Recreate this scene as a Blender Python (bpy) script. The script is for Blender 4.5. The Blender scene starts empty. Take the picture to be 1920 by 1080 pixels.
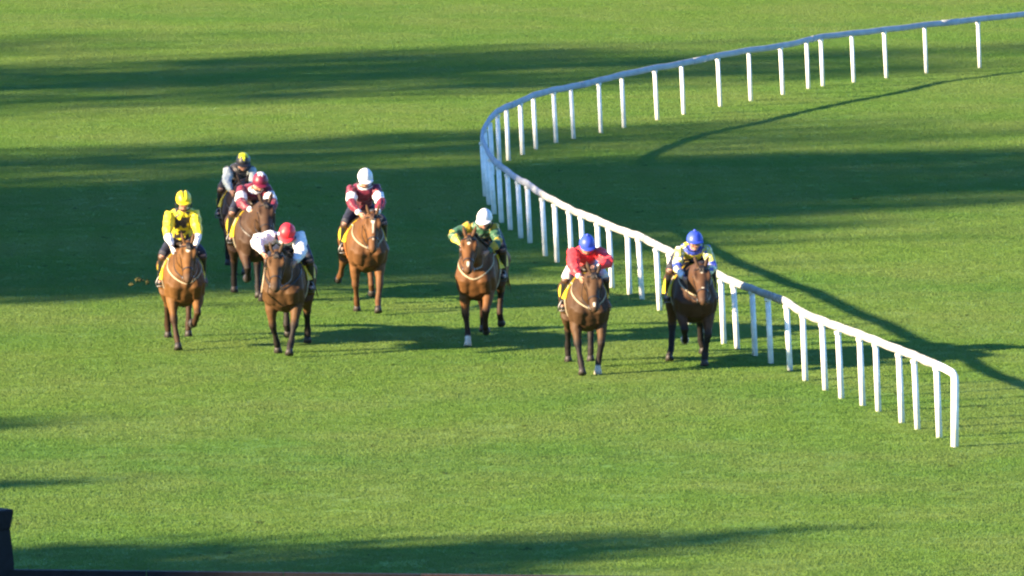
import bpy, math, random
import numpy as np
from mathutils import Vector, Matrix, noise
from mathutils.bvhtree import BVHTree

random.seed(7); rng = np.random.default_rng(7)
SC = bpy.context.scene
COL = SC.collection
R = math.radians

# ------------------------------------------------------------------ camera
PITCH = R(6.0); FPX = 1685 / math.tan(PITCH); CH = 15.4
cam = bpy.data.objects.new('camera', bpy.data.cameras.new('camera'))
COL.objects.link(cam); SC.camera = cam
cam.location = (0, 0, CH); cam.rotation_euler = (R(90) - PITCH, 0, 0)
cam.data.sensor_fit = 'HORIZONTAL'; cam.data.angle = 2 * math.atan(960 / FPX)
cam.data.clip_start = 1; cam.data.clip_end = 6000

# ------------------------------------------------------------------ sky, sun, exposure
SUN_EL, SUN_AZ = R(18.2), R(25)            # light travels towards (cos az, sin az)
UX, UY = math.cos(SUN_AZ), math.sin(SUN_AZ)
world = bpy.data.worlds.new('World'); SC.world = world; world.use_nodes = True
wn = world.node_tree.nodes; wl = world.node_tree.links
sky = wn.new('ShaderNodeTexSky'); sky.sky_type = 'NISHITA'; sky.sun_disc = False
sky.sun_elevation = SUN_EL; sky.sun_rotation = math.atan2(-UX, -UY)
sky.air_density = 1.0; sky.dust_density = 0.2; sky.ozone_density = 8.0
wl.new(sky.outputs[0], wn['Background'].inputs[0]); wn['Background'].inputs[1].default_value = 0.087
sl = bpy.data.lights.new('sun', 'SUN'); sl.energy = 5.0; sl.angle = R(1.0); sl.color = (1.0, 0.76, 0.49)
sun = bpy.data.objects.new('sun', sl); COL.objects.link(sun)
sun.rotation_euler = Vector((UX * math.cos(SUN_EL), UY * math.cos(SUN_EL), -math.sin(SUN_EL))).to_track_quat('-Z', 'Y').to_euler()
sun.location = (-60, 60, 60)
vs = SC.view_settings
vs.view_transform = 'Standard'; vs.look = 'None'; vs.exposure = 2.48; vs.gamma = 1
SC.render.engine = 'CYCLES'
SC.cycles.use_denoising = True
SC.cycles.filter_width = 2.3
SC.cycles.max_bounces = 4
SC.cycles.transparent_max_bounces = 6

# ------------------------------------------------------------------ helpers
def gp(x, y, z=0.0):
    """point of the place seen at pixel (x, y) of the 1920 wide photograph, on the level z"""
    cp, sp = math.cos(PITCH), math.sin(PITCH)
    d = np.array([x - 960, cp * FPX + sp * (540 - y), -sp * FPX + cp * (540 - y)])
    t = (z - CH) / d[2]
    return np.array([0, 0, CH]) + d * t

def tag(o, label=None, cat=None, group=None, kind=None):
    if label: o['label'] = label
    if cat: o['category'] = cat
    if group: o['group'] = group
    if kind: o['kind'] = kind
    return o

def link(name, mesh, mat=None, parent=None, smooth=True):
    o = bpy.data.objects.new(name, mesh); COL.objects.link(o)
    if mat is not None:
        mesh.materials.clear(); mesh.materials.append(mat)
    if smooth and len(mesh.polygons):
        mesh.polygons.foreach_set('use_smooth', [True] * len(mesh.polygons))
    if parent: o.parent = parent
    return o

def empty(name, loc=(0, 0, 0), rz=0):
    o = bpy.data.objects.new(name, None); COL.objects.link(o)
    o.location = loc; o.rotation_euler = (0, 0, rz); o.empty_display_size = 0.3
    return o

def pymesh(name, v, f):
    m = bpy.data.meshes.new(name)
    m.from_pydata([tuple(map(float, p)) for p in v], [], [tuple(map(int, q)) for q in f]); m.update()
    return m

class MB:
    def __init__(s): s.v = []; s.f = []
    def add(s, vf):
        b = len(s.v); s.v += [tuple(p) for p in vf[0]]; s.f += [tuple(i + b for i in q) for q in vf[1]]; return s
    def mesh(s, name): return pymesh(name, s.v, s.f)
    def build(s, name, mat, parent=None, smooth=True): return link(name, s.mesh(name), mat, parent, smooth)

def unit(v):
    v = np.asarray(v, float); n = np.linalg.norm(v); return v / n if n > 1e-9 else v

def loft(path, ra, rb=None, lat=(1, 0, 0), seg=12, dome=0.5):
    """closed tube through path, elliptical sections: ra along lat, rb across it"""
    P = np.asarray(path, float); n = len(P)
    ra = np.broadcast_to(np.asarray(ra, float), (n,)); rb = ra if rb is None else np.broadcast_to(np.asarray(rb, float), (n,))
    V = []; F = []
    th = np.linspace(0, 2 * math.pi, seg, endpoint=False)
    T = np.gradient(P, axis=0) if n > 2 else np.array([P[1] - P[0]] * 2)
    lat = unit(lat)
    for i in range(n):
        t = unit(T[i]); L = lat - lat.dot(t) * t
        if np.linalg.norm(L) < 0.15:
            L = np.array([0, 0, 1.0]) - t[2] * t if abs(t[2]) < .9 else np.array([0, 1.0, 0]) - t[1] * t
        L = unit(L); N = np.cross(t, L)
        V += list(P[i] + ra[i] * np.cos(th)[:, None] * L + rb[i] * np.sin(th)[:, None] * N)
    for i in range(n - 1):
        for k in range(seg):
            a = i * seg + k; b = i * seg + (k + 1) % seg
            F.append((a, b, b + seg, a + seg))
    s = len(V); t0 = unit(T[0]); t1 = unit(T[-1])
    V.append(P[0] - t0 * dome * min(ra[0], rb[0])); V.append(P[-1] + t1 * dome * min(ra[-1], rb[-1]))
    for k in range(seg):
        F.append((s, (k + 1) % seg, k)); o = (n - 1) * seg
        F.append((s + 1, o + k, o + (k + 1) % seg))
    return V, F

def box(c, s, rz=0.0, bev=0.0):
    x, y, z = [k / 2 for k in s]; V = []
    for i in (-1, 1):
        for j in (-1, 1):
            for k in (-1, 1):
                a, b = i * x, j * y
                V.append((c[0] + a * math.cos(rz) - b * math.sin(rz), c[1] + a * math.sin(rz) + b * math.cos(rz), c[2] + k * z))
    return V, [(0, 1, 3, 2), (4, 6, 7, 5), (0, 4, 5, 1), (2, 3, 7, 6), (0, 2, 6, 4), (1, 5, 7, 3)]

def catmull(P, per=6):
    P = np.asarray(P, float); Q = np.vstack([2 * P[0] - P[1], P, 2 * P[-1] - P[-2]]); out = []
    for i in range(len(P) - 1):
        p0, p1, p2, p3 = Q[i:i + 4]
        for k in range(per):
            t = k / per
            out.append(.5 * (2 * p1 + (p2 - p0) * t + (2 * p0 - 5 * p1 + 4 * p2 - p3) * t * t + (3 * p1 - p0 - 3 * p2 + p3) * t ** 3))
    out.append(P[-1]); return np.array(out)

# ------------------------------------------------------------------ materials
def new_mat(name):
    m = bpy.data.materials.new(name); m.use_nodes = True
    return m, m.node_tree.nodes, m.node_tree.links, m.node_tree.nodes['Principled BSDF']

def mat(name, col, rough=0.6, var=0.15, scale=30.0, spec=0.4, bump=0.0, metal=0.0, dirt=None, sheen=0.0):
    m, N, L, b = new_mat(name)
    tc = N.new('ShaderNodeTexCoord'); nz = N.new('ShaderNodeTexNoise'); nz.inputs['Scale'].default_value = scale; nz.inputs['Detail'].default_value = 5
    L.new(tc.outputs['Object'], nz.inputs['Vector'])
    mx = N.new('ShaderNodeMix'); mx.data_type = 'RGBA'
    c = list(col) + [1]
    mx.inputs['A'].default_value = [k * (1 - var) for k in col] + [1] if dirt is None else list(dirt) + [1]
    mx.inputs['B'].default_value = [min(1, k * (1 + var)) for k in col] + [1] if dirt is None else c
    rp = N.new('ShaderNodeMapRange'); rp.inputs['From Min'].default_value = .3; rp.inputs['From Max'].default_value = .62
    L.new(nz.outputs['Fac'], rp.inputs['Value']); L.new(rp.outputs[0], mx.inputs['Factor'])
    L.new(mx.outputs['Result'], b.inputs['Base Color'])
    b.inputs['Roughness'].default_value = rough; b.inputs['Specular IOR Level'].default_value = spec; b.inputs['Metallic'].default_value = metal
    b.inputs['Sheen Weight'].default_value = sheen
    if bump:
        bp = N.new('ShaderNodeBump'); bp.inputs['Strength'].default_value = bump; bp.inputs['Distance'].default_value = .01
        L.new(nz.outputs['Fac'], bp.inputs['Height']); L.new(bp.outputs[0], b.inputs['Normal'])
    return m

def vmat(name, rough=0.6, spec=0.35, var=0.12, scale=40.0, bump=0.15, sheen=0.0, stretch=(1, 1, 1)):
    """material whose colour comes from the mesh's own colour attribute (coat or cloth pattern)"""
    m, N, L, b = new_mat(name)
    at = N.new('ShaderNodeAttribute'); at.attribute_name = 'Col'
    tc = N.new('ShaderNodeTexCoord'); mp = N.new('ShaderNodeMapping'); mp.inputs['Scale'].default_value = stretch
    nz = N.new('ShaderNodeTexNoise'); nz.inputs['Scale'].default_value = scale; nz.inputs['Detail'].default_value = 6
    L.new(tc.outputs['Object'], mp.inputs[0]); L.new(mp.outputs[0], nz.inputs['Vector'])
    mr = N.new('ShaderNodeMapRange'); mr.inputs['To Min'].default_value = 1 - var * 2; mr.inputs['To Max'].default_value = 1 + var * 2
    L.new(nz.outputs['Fac'], mr.inputs['Value'])
    mu = N.new('ShaderNodeVectorMath'); mu.operation = 'SCALE'
    L.new(at.outputs['Color'], mu.inputs[0]); L.new(mr.outputs[0], mu.inputs['Scale']); L.new(mu.outputs[0], b.inputs['Base Color'])
    b.inputs['Roughness'].default_value = rough; b.inputs['Specular IOR Level'].default_value = spec; b.inputs['Sheen Weight'].default_value = sheen
    bp = N.new('ShaderNodeBump'); bp.inputs['Strength'].default_value = bump; bp.inputs['Distance'].default_value = .01
    L.new(nz.outputs['Fac'], bp.inputs['Height']); L.new(bp.outputs[0], b.inputs['Normal'])
    return m

M = dict(
    coat=vmat('horse_coat', .62, .16, .16, 7, .22, stretch=(1, 1, 2)),
    cloth=vmat('racing_silk', .5, .35, .05, 25, .25, sheen=.15),
    capcloth=vmat('cap_silk', .45, .4, .03, 20, .1),
    skin=vmat('skin', .5, .4, .04, 60, .05),
    hairb=mat('dark_horse_hair', (.010, .008, .007), .6, .4, 60),
    hairc=mat('chestnut_horse_hair', (.05, .022, .009), .6, .4, 60),
    hoof=mat('horn_hoof', (.02, .017, .015), .6, .3, 40),
    hoofw=mat('pale_horn_hoof', (.40, .35, .27), .6, .2, 40),
    eye=mat('dark_eye', (.006, .005, .005), .1, .1, 10, .6),
    leather=mat('dark_leather', (.014, .009, .006), .5, .3, 60),
    brown=mat('brown_leather', (.05, .024, .012), .5, .3, 60),
    cream=mat('cream_webbing', (.27, .23, .15), .8, .12, 60),
    orange=mat('orange_webbing', (.30, .11, .025), .6, .15, 60),
    yellow=mat('yellow_saddle_cloth', (.50, .37, .008), .7, .1, 14, bump=.3),
    black=mat('black_boot', (.010, .010, .012), .35, .2, 50, .5),
    white=mat('white_breeches', (.50, .50, .49), .7, .08, 30, bump=.2),
    navy=mat('dark_breeches', (.010, .013, .026), .7, .2, 30, bump=.2),
    glovew=mat('white_glove', (.78, .78, .76), .65, .08, 30),
    metal=mat('steel', (.16, .16, .16), .5, .1, 50, metal=1.0),
    goggle=mat('goggle_lens', (.015, .013, .012), .12, .1, 10, .7),
    whip=mat('whip_cane', (.46, .36, .22), .5, .2, 60),
    post=mat('white_plastic', (.80, .80, .76), .45, .06, 6, .4, dirt=(.60, .61, .52)),
    rail=mat('weathered_white_rail', (.36, .365, .34), .7, .1, 5, .2, dirt=(.19, .195, .18)),
    railfar=mat('shade_grey_rail', (.33, .35, .37), .8, .12, 4, .08),
    dark=mat('shaded_stained_timber', (.0035, .0035, .005), .75, .5, 12, .25, bump=.5),  # stain and shade together in one near black
    redbrown=mat('red_brown_timber', (.022, .011, .008), .75, .4, 12, .25, bump=.5),
    bark=mat('bark', (.09, .07, .05), .9, .4, 6, .2, bump=.8),
    soil=mat('turf_clod', (.05, .05, .018), .95, .5, 20, .1, bump=.8),
)

def leaf_mat(name, a, b, trans=.35):
    m, N, L, bs = new_mat(name)
    g = N.new('ShaderNodeNewGeometry'); nz = N.new('ShaderNodeTexNoise'); nz.inputs['Scale'].default_value = .6; nz.inputs['Detail'].default_value = 4
    L.new(g.outputs['Position'], nz.inputs['Vector'])
    mx = N.new('ShaderNodeMix'); mx.data_type = 'RGBA'; mx.inputs['A'].default_value = (*a, 1); mx.inputs['B'].default_value = (*b, 1)
    L.new(nz.outputs['Fac'], mx.inputs['Factor']); L.new(mx.outputs['Result'], bs.inputs['Base Color'])
    bs.inputs['Roughness'].default_value = .6
    return m
M['leaf'] = leaf_mat('evergreen_leaf', (.03, .05, .02), (.05, .08, .03))

def grass_mat(name, blade):
    m, N, L, b = new_mat(name)
    g = N.new('ShaderNodeNewGeometry')
    def nz(scale, stretch, detail=4, rough=.55):
        mp = N.new('ShaderNodeMapping'); mp.inputs['Scale'].default_value = stretch
        n = N.new('ShaderNodeTexNoise'); n.inputs['Scale'].default_value = scale; n.inputs['Detail'].default_value = detail; n.inputs['Roughness'].default_value = rough
        L.new(g.outputs['Position'], mp.inputs[0]); L.new(mp.outputs[0], n.inputs['Vector']); return n
    def rng_(n, lo, hi):
        r = N.new('ShaderNodeMapRange'); r.inputs['From Min'].default_value = lo; r.inputs['From Max'].default_value = hi
        L.new(n.outputs['Fac'], r.inputs['Value']); return r
    def mix(f, a, c, t='MIX'):
        x = N.new('ShaderNodeMix'); x.data_type = 'RGBA'; x.blend_type = t
        for s, v in (('A', a), ('B', c)):
            if isinstance(v, tuple): x.inputs[s].default_value = (*v, 1)
            else: L.new(v, x.inputs[s])
        if isinstance(f, float): x.inputs['Factor'].default_value = f
        else: L.new(f, x.inputs['Factor'])
        return x.outputs['Result']
    big = rng_(nz(.16, (.30, 1, 0), 5), .36, .64)       # broad tone
    mid = rng_(nz(.42, (.8, .8, 0), 6, .6), .40, .62)   # patches of other grasses
    fin = rng_(nz(7.0, (1, 1, 0), 4, .7), .35, .65)     # tufts
    c = mix(big.outputs[0], GA, GB)
    c = mix(mid.outputs[0], c, mix(.62, c, GC))
    c = mix(fin.outputs[0], mix(.25, c, GD), c)
    scar = rng_(nz(3.6, (1, .45, 0), 4, .6), .655, .70)    # poached and scuffed spots
    c = mix(scar.outputs[0], c, mix(.75, c, (.030, .048, .010)))
    if not blade: c = mix(1.0, c, (.84, .84, .84), 'MULTIPLY')  # ground colour darkened to stand in for self-shadow between blades
    L.new(c, b.inputs['Base Color'])
    b.inputs['Roughness'].default_value = .55 if blade else .9
    b.inputs['Specular IOR Level'].default_value = .25 if blade else .1
    if blade:
        out = N['Material Output']; tr = N.new('ShaderNodeBsdfTranslucent'); ms = N.new('ShaderNodeMixShader'); ms.inputs[0].default_value = .42
        up = N.new('ShaderNodeVectorMath'); up.operation = 'MULTIPLY_ADD'; up.inputs[1].default_value = (.45, .45, .45); up.inputs[2].default_value = (0, 0, .7)
        L.new(g.outputs['Normal'], up.inputs[0]); nn = N.new('ShaderNodeVectorMath'); nn.operation = 'NORMALIZE'; L.new(up.outputs[0], nn.inputs[0]); L.new(nn.outputs[0], b.inputs['Normal'])
        L.new(c, tr.inputs['Color']); L.new(b.outputs[0], ms.inputs[1]); L.new(tr.outputs[0], ms.inputs[2]); L.new(ms.outputs[0], out.inputs['Surface'])
    return m
GA, GB, GC, GD = (.098, .206, .034), (.132, .232, .036), (.172, .236, .060), (.074, .178, .030)
M['ground'] = grass_mat('turf_ground', False)
M['blade'] = grass_mat('turf_blade', True)

# ------------------------------------------------------------------ ground and grass
def ground():
    S = 2500
    m = pymesh('ground', [(-S, -200, 0), (S, -200, 0), (S, 2 * S, 0), (-S, 2 * S, 0)], [(0, 1, 2, 3)])
    tag(link('ground', m, M['ground'], smooth=False), 'green turf of the racecourse', kind='structure')
ground()

def grass_patch(k):
    r = np.random.default_rng(100 + k); S = 1.3; n = 2600
    v = []; f = []
    holes = r.uniform(-S / 2, S / 2, (4, 2)); hr = r.uniform(.04, .11, 4)
    clumps = r.uniform(-S / 2, S / 2, (26, 2)); ch = r.uniform(.65, 1.4, 26)
    for i in range(n):
        p = r.uniform(-S / 2, S / 2, 2)
        d = np.hypot(*(holes - p).T)
        if (d < hr).any() and r.random() < .85: continue
        h = .016 * ch[np.argmin(np.hypot(*(clumps - p).T))] * r.uniform(.6, 1.35)
        a = r.uniform(0, 6.283); w = r.uniform(.005, .009)
        dx, dy = math.cos(a) * w, math.sin(a) * w
        b = r.uniform(0, 6.283); ln = h * r.uniform(.1, .75)
        lx, ly = math.cos(b) * ln, math.sin(b) * ln
        s = len(v)
        v += [(p[0] - dx, p[1] - dy, 0), (p[0] + dx, p[1] + dy, 0),
              (p[0] - dx * .7 + lx * .35, p[1] - dy * .7 + ly * .35, h * .6), (p[0] + dx * .7 + lx * .35, p[1] + dy * .7 + ly * .35, h * .6),
              (p[0] + lx, p[1] + ly, h)]
        f += [(s, s + 1, s + 3, s + 2), (s + 2, s + 3, s + 4)]
    m = pymesh('grass_patch', v, f); m.materials.append(M['blade'])
    return bpy.data.objects.new('grass_patch', m)

def grass():
    col = bpy.data.collections.new('grass_patches')
    for k in range(5): col.objects.link(grass_patch(k))
    pts = []
    y = 104.0
    while y < 232:
        hw = y * .06 + 4.5
        for x in np.arange(-hw, hw, .98): pts.append((x + rng.uniform(-.1, .1), y + rng.uniform(-.1, .1), 0))
        y += .98
    o = link('grass', pymesh('grass', pts, []), None)
    tag(o, 'short dense turf grass covering the course', 'grass', kind='stuff')
    ng = bpy.data.node_groups.new('grass_scatter', 'GeometryNodeTree')
    ng.interface.new_socket('Geometry', in_out='INPUT', socket_type='NodeSocketGeometry')
    ng.interface.new_socket('Geometry', in_out='OUTPUT', socket_type='NodeSocketGeometry')
    n = ng.nodes; l = ng.links
    gi = n.new('NodeGroupInput'); go = n.new('NodeGroupOutput'); ip = n.new('GeometryNodeInstanceOnPoints')
    ci = n.new('GeometryNodeCollectionInfo'); ci.inputs['Collection'].default_value = col; ci.inputs['Separate Children'].default_value = True; ci.inputs['Reset Children'].default_value = True
    rv = n.new('FunctionNodeRandomValue'); rv.data_type = 'FLOAT_VECTOR'; rv.inputs[0].default_value = (0, 0, 0); rv.inputs[1].default_value = (0, 0, 6.283)
    sc = n.new('FunctionNodeRandomValue'); sc.data_type = 'FLOAT'; sc.inputs[2].default_value = .85; sc.inputs[3].default_value = 1.2; sc.inputs['Seed'].default_value = 5
    l.new(gi.outputs[0], ip.inputs['Points']); l.new(ci.outputs[0], ip.inputs['Instance']); ip.inputs['Pick Instance'].default_value = True
    l.new(rv.outputs[0], ip.inputs['Rotation']); l.new(sc.outputs[1], ip.inputs['Scale']); l.new(ip.outputs[0], go.inputs[0])
    o.modifiers.new('scatter', 'NODES').node_group = ng
grass()

# ------------------------------------------------------------------ trees left of the course (their shadows cross the grass)
def tree(name, label, w, s, h, rw, zlo, n, leaf, squash=1.0, seed=1, rs=None):
    """w: place across the light, s: along it; rw: half width of the crown"""
    r = np.random.default_rng(seed)
    x = -UY * w + UX * s; y = UX * w + UY * s
    root = empty(name, (x, y, 0)); tag(root, label, 'tree', 'trees beside the course')
    mb = MB(); tr = [(0, 0, -.2), (.1, .1, h * .25), (-.1, .15, h * .5), (.1, 0, h * .85)]
    mb.add(loft(tr, [h * .03, h * .022, h * .016, h * .004], seg=10))
    zc = (h + zlo) / 2; rz = (h - zlo) / 2; rs = rs or rw
    for k in range(16):
        a = r.uniform(0, 6.283); z0 = r.uniform(zlo * .8 + .5, h * .7); t = r.uniform(.55, .9)
        e = np.array([math.cos(a) * rw * t, math.sin(a) * rs * t, min(h * .92, z0 + r.uniform(.5, 3))])
        b = np.array([0, 0, z0]); md = (b + e) / 2 + np.array([0, 0, -.3])
        mb.add(loft([b, md, e], [h * .010, h * .006, h * .002], seg=6))
    mb.build('trunk', M['bark'], root)
    # lumpy crown: leaf cards round many clump centres
    nc = 70; cl = []
    while len(cl) < nc:
        p = r.uniform(-1, 1, 3)
        if .25 < np.linalg.norm(p) < 1: cl.append(p)
    cl = np.array(cl); idx = r.integers(0, nc, n)
    P = cl[idx] * .86 + r.normal(0, .12, (n, 3))
    # crown axes: across the light (w) and along it
    W = P[:, 0] * rw; S_ = P[:, 1] * rs
    X = -UY * W + UX * S_; Y = UX * W + UY * S_; Z = zc + P[:, 2] * rz
    A = r.normal(0, 1, (n, 3)); A /= np.linalg.norm(A, axis=1)[:, None]; B = np.cross(A, r.normal(0, 1, (n, 3))); B /= np.linalg.norm(B, axis=1)[:, None]
    sz = leaf * r.uniform(.6, 1.3, n)[:, None]; C = np.stack([X, Y, Z], 1)
    V = np.stack([C - A * sz, C - B * sz * .5, C + A * sz, C + B * sz * .5], 1).reshape(-1, 3)
    m = pymesh('crown', V, np.arange(4 * n).reshape(-1, 4))
    link('crown', m, M['leaf'], root, smooth=False)

# broad dark band behind the runners
tree('evergreen_tree', 'broad dense evergreen tree throwing the deepest shadow band behind the runners', 140.4, 20, 17.2, 6.9, .5, 15000, .42, seed=3, rs=6)
tree('evergreen_tree', 'tallest evergreen tree whose shadow crosses the rail behind the runners', 148.6, 12, 26.5, 6.2, 1.0, 17000, .45, seed=4, rs=5)
tree('evergreen_tree', 'thin tall tree shading the near edge of the broad band', 143.5, 6, 25.5, 4.2, 1.0, 9000, .42, seed=5, rs=4)
tree('evergreen_tree', 'thin crowned tree casting the pale streaky shade past the broad band', 158.0, 22, 22.0, 5.6, 2, 3600, .33, seed=6)
tree('evergreen_tree', 'evergreen tree throwing the upper shadow band across the far turf', 176.0, 25, 24.0, 8.4, 1, 4600, .42, seed=8)
tree('evergreen_tree', 'loose crowned tree farthest up the course', 187, 24, 20, 4.0, 2, 1500, .30, seed=9)
tree('evergreen_tree', 'evergreen tree throwing the shadow strip across the bottom of the view', 102.6, 18.5, 9.95, 4.4, .5, 11000, .36, seed=10)

tree('evergreen_tree', 'unseen small tree added left of the view to cast the soft upper shadow at the left edge', 118.3, 14, 11.05, 1.8, 3, 4500, .26, seed=12)  # this tree and the next are added, unseen, for soft left edge shadows
tree('evergreen_tree', 'unseen small slim tree added left of the view to cast the lower left edge shadow', 111.7, 13, 10.65, 1.1, 3, 3000, .24, seed=13)

# ------------------------------------------------------------------ running rail
POSTS = [(1960, 112), (1837, 128), (1737, 138), (1662, 146.5), (1601, 155), (1543, 162), (1516, 167), (1468, 178.6), (1407.8, 189.6), (1350.5, 200.5),
         (1282, 215), (1232.5, 225), (1170, 240), (1126.7, 250), (1075.6, 261), (1043, 268.5), (1005, 280), (980, 290.7), (953.7, 302), (937, 314), (924, 328),
         (914.5, 343), (910, 356), (910, 369), (917, 385), (926.7, 402), (940.4, 418), (957, 432.6), (976.7, 447), (994, 456.3), (1022.5, 480.5), (1044.8, 493),
         (1073, 507), (1096, 518), (1125, 531), (1148, 541), (1180.8, 552.5), (1204, 562), (1237.3, 582.4), (1261, 593), (1292, 609), (1322, 624),
         (1357.4, 644.8), (1382.6, 654.8), (1416, 668), (1445.6, 682), (1481.5, 695.5), (1510.4, 714.4), (1548, 733), (1578, 747.8), (1617.8, 761.5), (1647.4, 772.6),
         (1691, 793), (1720.7, 805), (1761.5, 820.7)]
RZ = 1.095

def build_rail(name, label, bases, end, nfar, group):
    B = np.array([gp(*p) for p in bases]) if len(bases[0]) == 2 else np.array(bases, float)
    E = np.array(end, float)
    root = empty(name, E); tag(root, label, 'rail', group)
    O = E.copy(); O[2] = 0
    Tn = np.gradient(B, axis=0); Tn /= np.linalg.norm(Tn, axis=1)[:, None]
    Nn = np.stack([Tn[:, 1], -Tn[:, 0], 0 * Tn[:, 0]], 1)       # towards the track
    lean = .055
    top = B + Nn * lean; top[:, 2] = RZ
    # posts: one shared mesh
    pv = MB(); pv.add(loft([(0, 0, -.05), (0, 0, .5), (0, 0, 1.035)], [.047, .046, .044], [.040, .040, .038], seg=12, dome=.1)); pm = pv.mesh('post'); pm.materials.append(M['post'])
    pm.polygons.foreach_set('use_smooth', [True] * len(pm.polygons))
    bv = MB(); bv.add(loft([(0, 0, 1.0), (0, 0, 1.05)], [.055, .06], [.05, .06], seg=12, dome=.1)); bm_ = bv.mesh('bracket'); bm_.materials.append(M['post'])
    for i in range(len(B)):
        p = bpy.data.objects.new('post', pm); COL.objects.link(p); p.parent = root
        d = Vector((Nn[i][0] * lean, Nn[i][1] * lean, 1.0)).normalized()
        d = (d + Vector((rng.normal(0, .006), rng.normal(0, .006), 0))).normalized()
        yaw = math.atan2(Tn[i][1], Tn[i][0])
        p.rotation_euler = (d.to_track_quat('Z', 'Y').to_matrix() @ Matrix.Rotation(yaw, 3, 'Z')).to_euler(); p.location = Vector(B[i] - O)
        if i >= len(B) - 30 or i % 2:
            c = bpy.data.objects.new('bracket', bm_); COL.objects.link(c); c.parent = p
    # rail with slight sag between posts
    K = catmull(top, 6); s = np.linspace(0, len(top) - 1, len(K))
    K[:, 2] += .010 * np.cos(2 * math.pi * s) * .5 + .012 * np.sin(s * 1.7) + .008 * np.sin(s * .63 + 1)
    # far and near lengths; the far one's shade is put into its colour
    def length(a, b, m, lab):
        o = MB().add(loft(K[a:b] - O, .066, .036, lat=(0, 0, 1), seg=12, dome=.2)).build('rail', M[m], root)
        if lab: o['label'] = lab
    cut = nfar * 6
    last = K[-1]
    if nfar: length(0, cut + 1, 'railfar', 'smooth far length of rail with its shade coloured in as pale grey')
    # round the end: rail runs on and bends down into the end leg
    t = unit(last - K[-4]); q = np.array([E[0], E[1], 0]); d = q - last; d[2] = 0
    bend = [last, last + d * .45, last + d * .88 + (0, 0, -.012), q + (0, 0, RZ - .055) - d * .02, q + (0, 0, RZ - .16), q + (0, 0, .6), q + (0, 0, -.05)]
    length(cut, len(K), 'rail', 'weathered off white length of rail' if nfar else None)
    MB().add(loft(np.array(bend) - O, [.046, .046, .048, .054, .058, .058, .058], [.060, .060, .060, .060, .058, .058, .058], lat=np.cross(unit(d), (0, 0, 1.)), seg=14, dome=.1)).build('end_leg', M['post'], root)
    # joint sleeves
    for i in range(1, len(top) - 1, 4):
        k = i * 6 + 3
        MB().add(loft(K[k - 1:k + 2] - O, .071, .041, lat=(0, 0, 1), seg=12, dome=.1)).build('joint_sleeve', M['railfar' if k < cut else 'rail'], root)
    return root
build_rail('running_rail', 'curving white plastic running rail right of the runners', POSTS, gp(1790, 838.5), 30, None)

# ------------------------------------------------------------------ dark timber fence at the very bottom left
def fence():
    g = gp(1, 1128); x0, y0 = g[0], g[1]
    root = empty('timber_fence', (x0, y0, 0)); tag(root, 'dark timber fence with a capped post in the bottom left corner', 'fence')
    px = 1 / 147.0
    mb = MB(); mb.add(loft([(-.06, 0, -.1), (-.06, 0, .5), (-.06, 0, .92)], [.25, .235, .19], [.2, .19, .17], seg=4, dome=0)); mb.build('post', M['dark'], root, False)
    MB().add(loft([(-.06, 0, .92), (-.06, 0, .96), (-.06, 0, 1.17), (-.06, 0, 1.19)], [.18, .195, .235, .22], [.17, .18, .2, .19], seg=4, dome=0)).build('post_cap', M['dark'], root, False)
    # top rail sinks slowly to the right
    for k in range(5):
        xa, xb = .12 + k * 1.75, .12 + (k + 1) * 1.75 - .01
        za, zb = .415 - k * .0195, .415 - (k + 1) * .0195
        mb = MB(); V, F = box(((xa + xb) / 2, 0, .3), (xb - xa, .09, .16))
        V = [(v[0], v[1], v[2] - .38 + (za if v[0] < (xa + xb) / 2 else zb)) for v in V]
        mb.add((V, F)); mb.build('rail', M['dark' if k < 3 else 'redbrown'], root, False)  # shade on the left lengths is painted near black, right ones red brown
        MB().add(box((xb - .05, .12, .12), (.11, .1, .36))).build('stake', M['dark'], root, False)
fence()

# ------------------------------------------------------------------ organic bodies
def organic(parts, voxel, smooth=4):
    """one continuous surface grown over overlapping lofts"""
    mb = MB()
    for p in parts: mb.add(p['vf'])
    m = mb.mesh('tmp'); o = bpy.data.objects.new('tmp', m); COL.objects.link(o)
    r = o.modifiers.new('r', 'REMESH'); r.mode = 'VOXEL'; r.voxel_size = voxel; r.use_smooth_shade = True
    if smooth:
        q = o.modifiers.new('s', 'SMOOTH'); q.factor = .5; q.iterations = smooth
    dg = bpy.context.evaluated_depsgraph_get(); dg.update()
    res = bpy.data.meshes.new_from_object(o.evaluated_get(dg))
    bpy.data.objects.remove(o); bpy.data.meshes.remove(m)
    return res

def P(name, path, ra, rb=None, lat=(1, 0, 0), seg=12, dome=.5):
    ra_ = np.broadcast_to(np.asarray(ra, float), (len(path),)); rb_ = ra_ if rb is None else np.broadcast_to(np.asarray(rb, float), (len(path),))
    return dict(name=name, path=np.asarray(path, float), r=(ra_ + rb_) / 2, vf=loft(path, ra, rb, lat, seg, dome))

def verts(m):
    v = np.empty(len(m.vertices) * 3, np.float32); m.vertices.foreach_get('co', v); return v.reshape(-1, 3).astype(float)

def nearest(V, parts):
    """for every vertex: index of the part it belongs to and how far along it lies (0..1)"""
    best = np.full(len(V), 1e9); idx = np.zeros(len(V), int); tt = np.zeros(len(V))
    for k, p in enumerate(parts):
        A = p['path']; n = len(A) - 1
        for i in range(n):
            d = A[i + 1] - A[i]; t = np.clip(((V - A[i]) @ d) / max(d @ d, 1e-9), 0, 1)
            q = np.linalg.norm(V - (A[i] + t[:, None] * d), axis=1) / (p['r'][i] * (1 - t) + p['r'][i + 1] * t + 1e-6)
            g = q < best; best[g] = q[g]; idx[g] = k; tt[g] = (i + t[g]) / n
    return idx, tt

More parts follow.
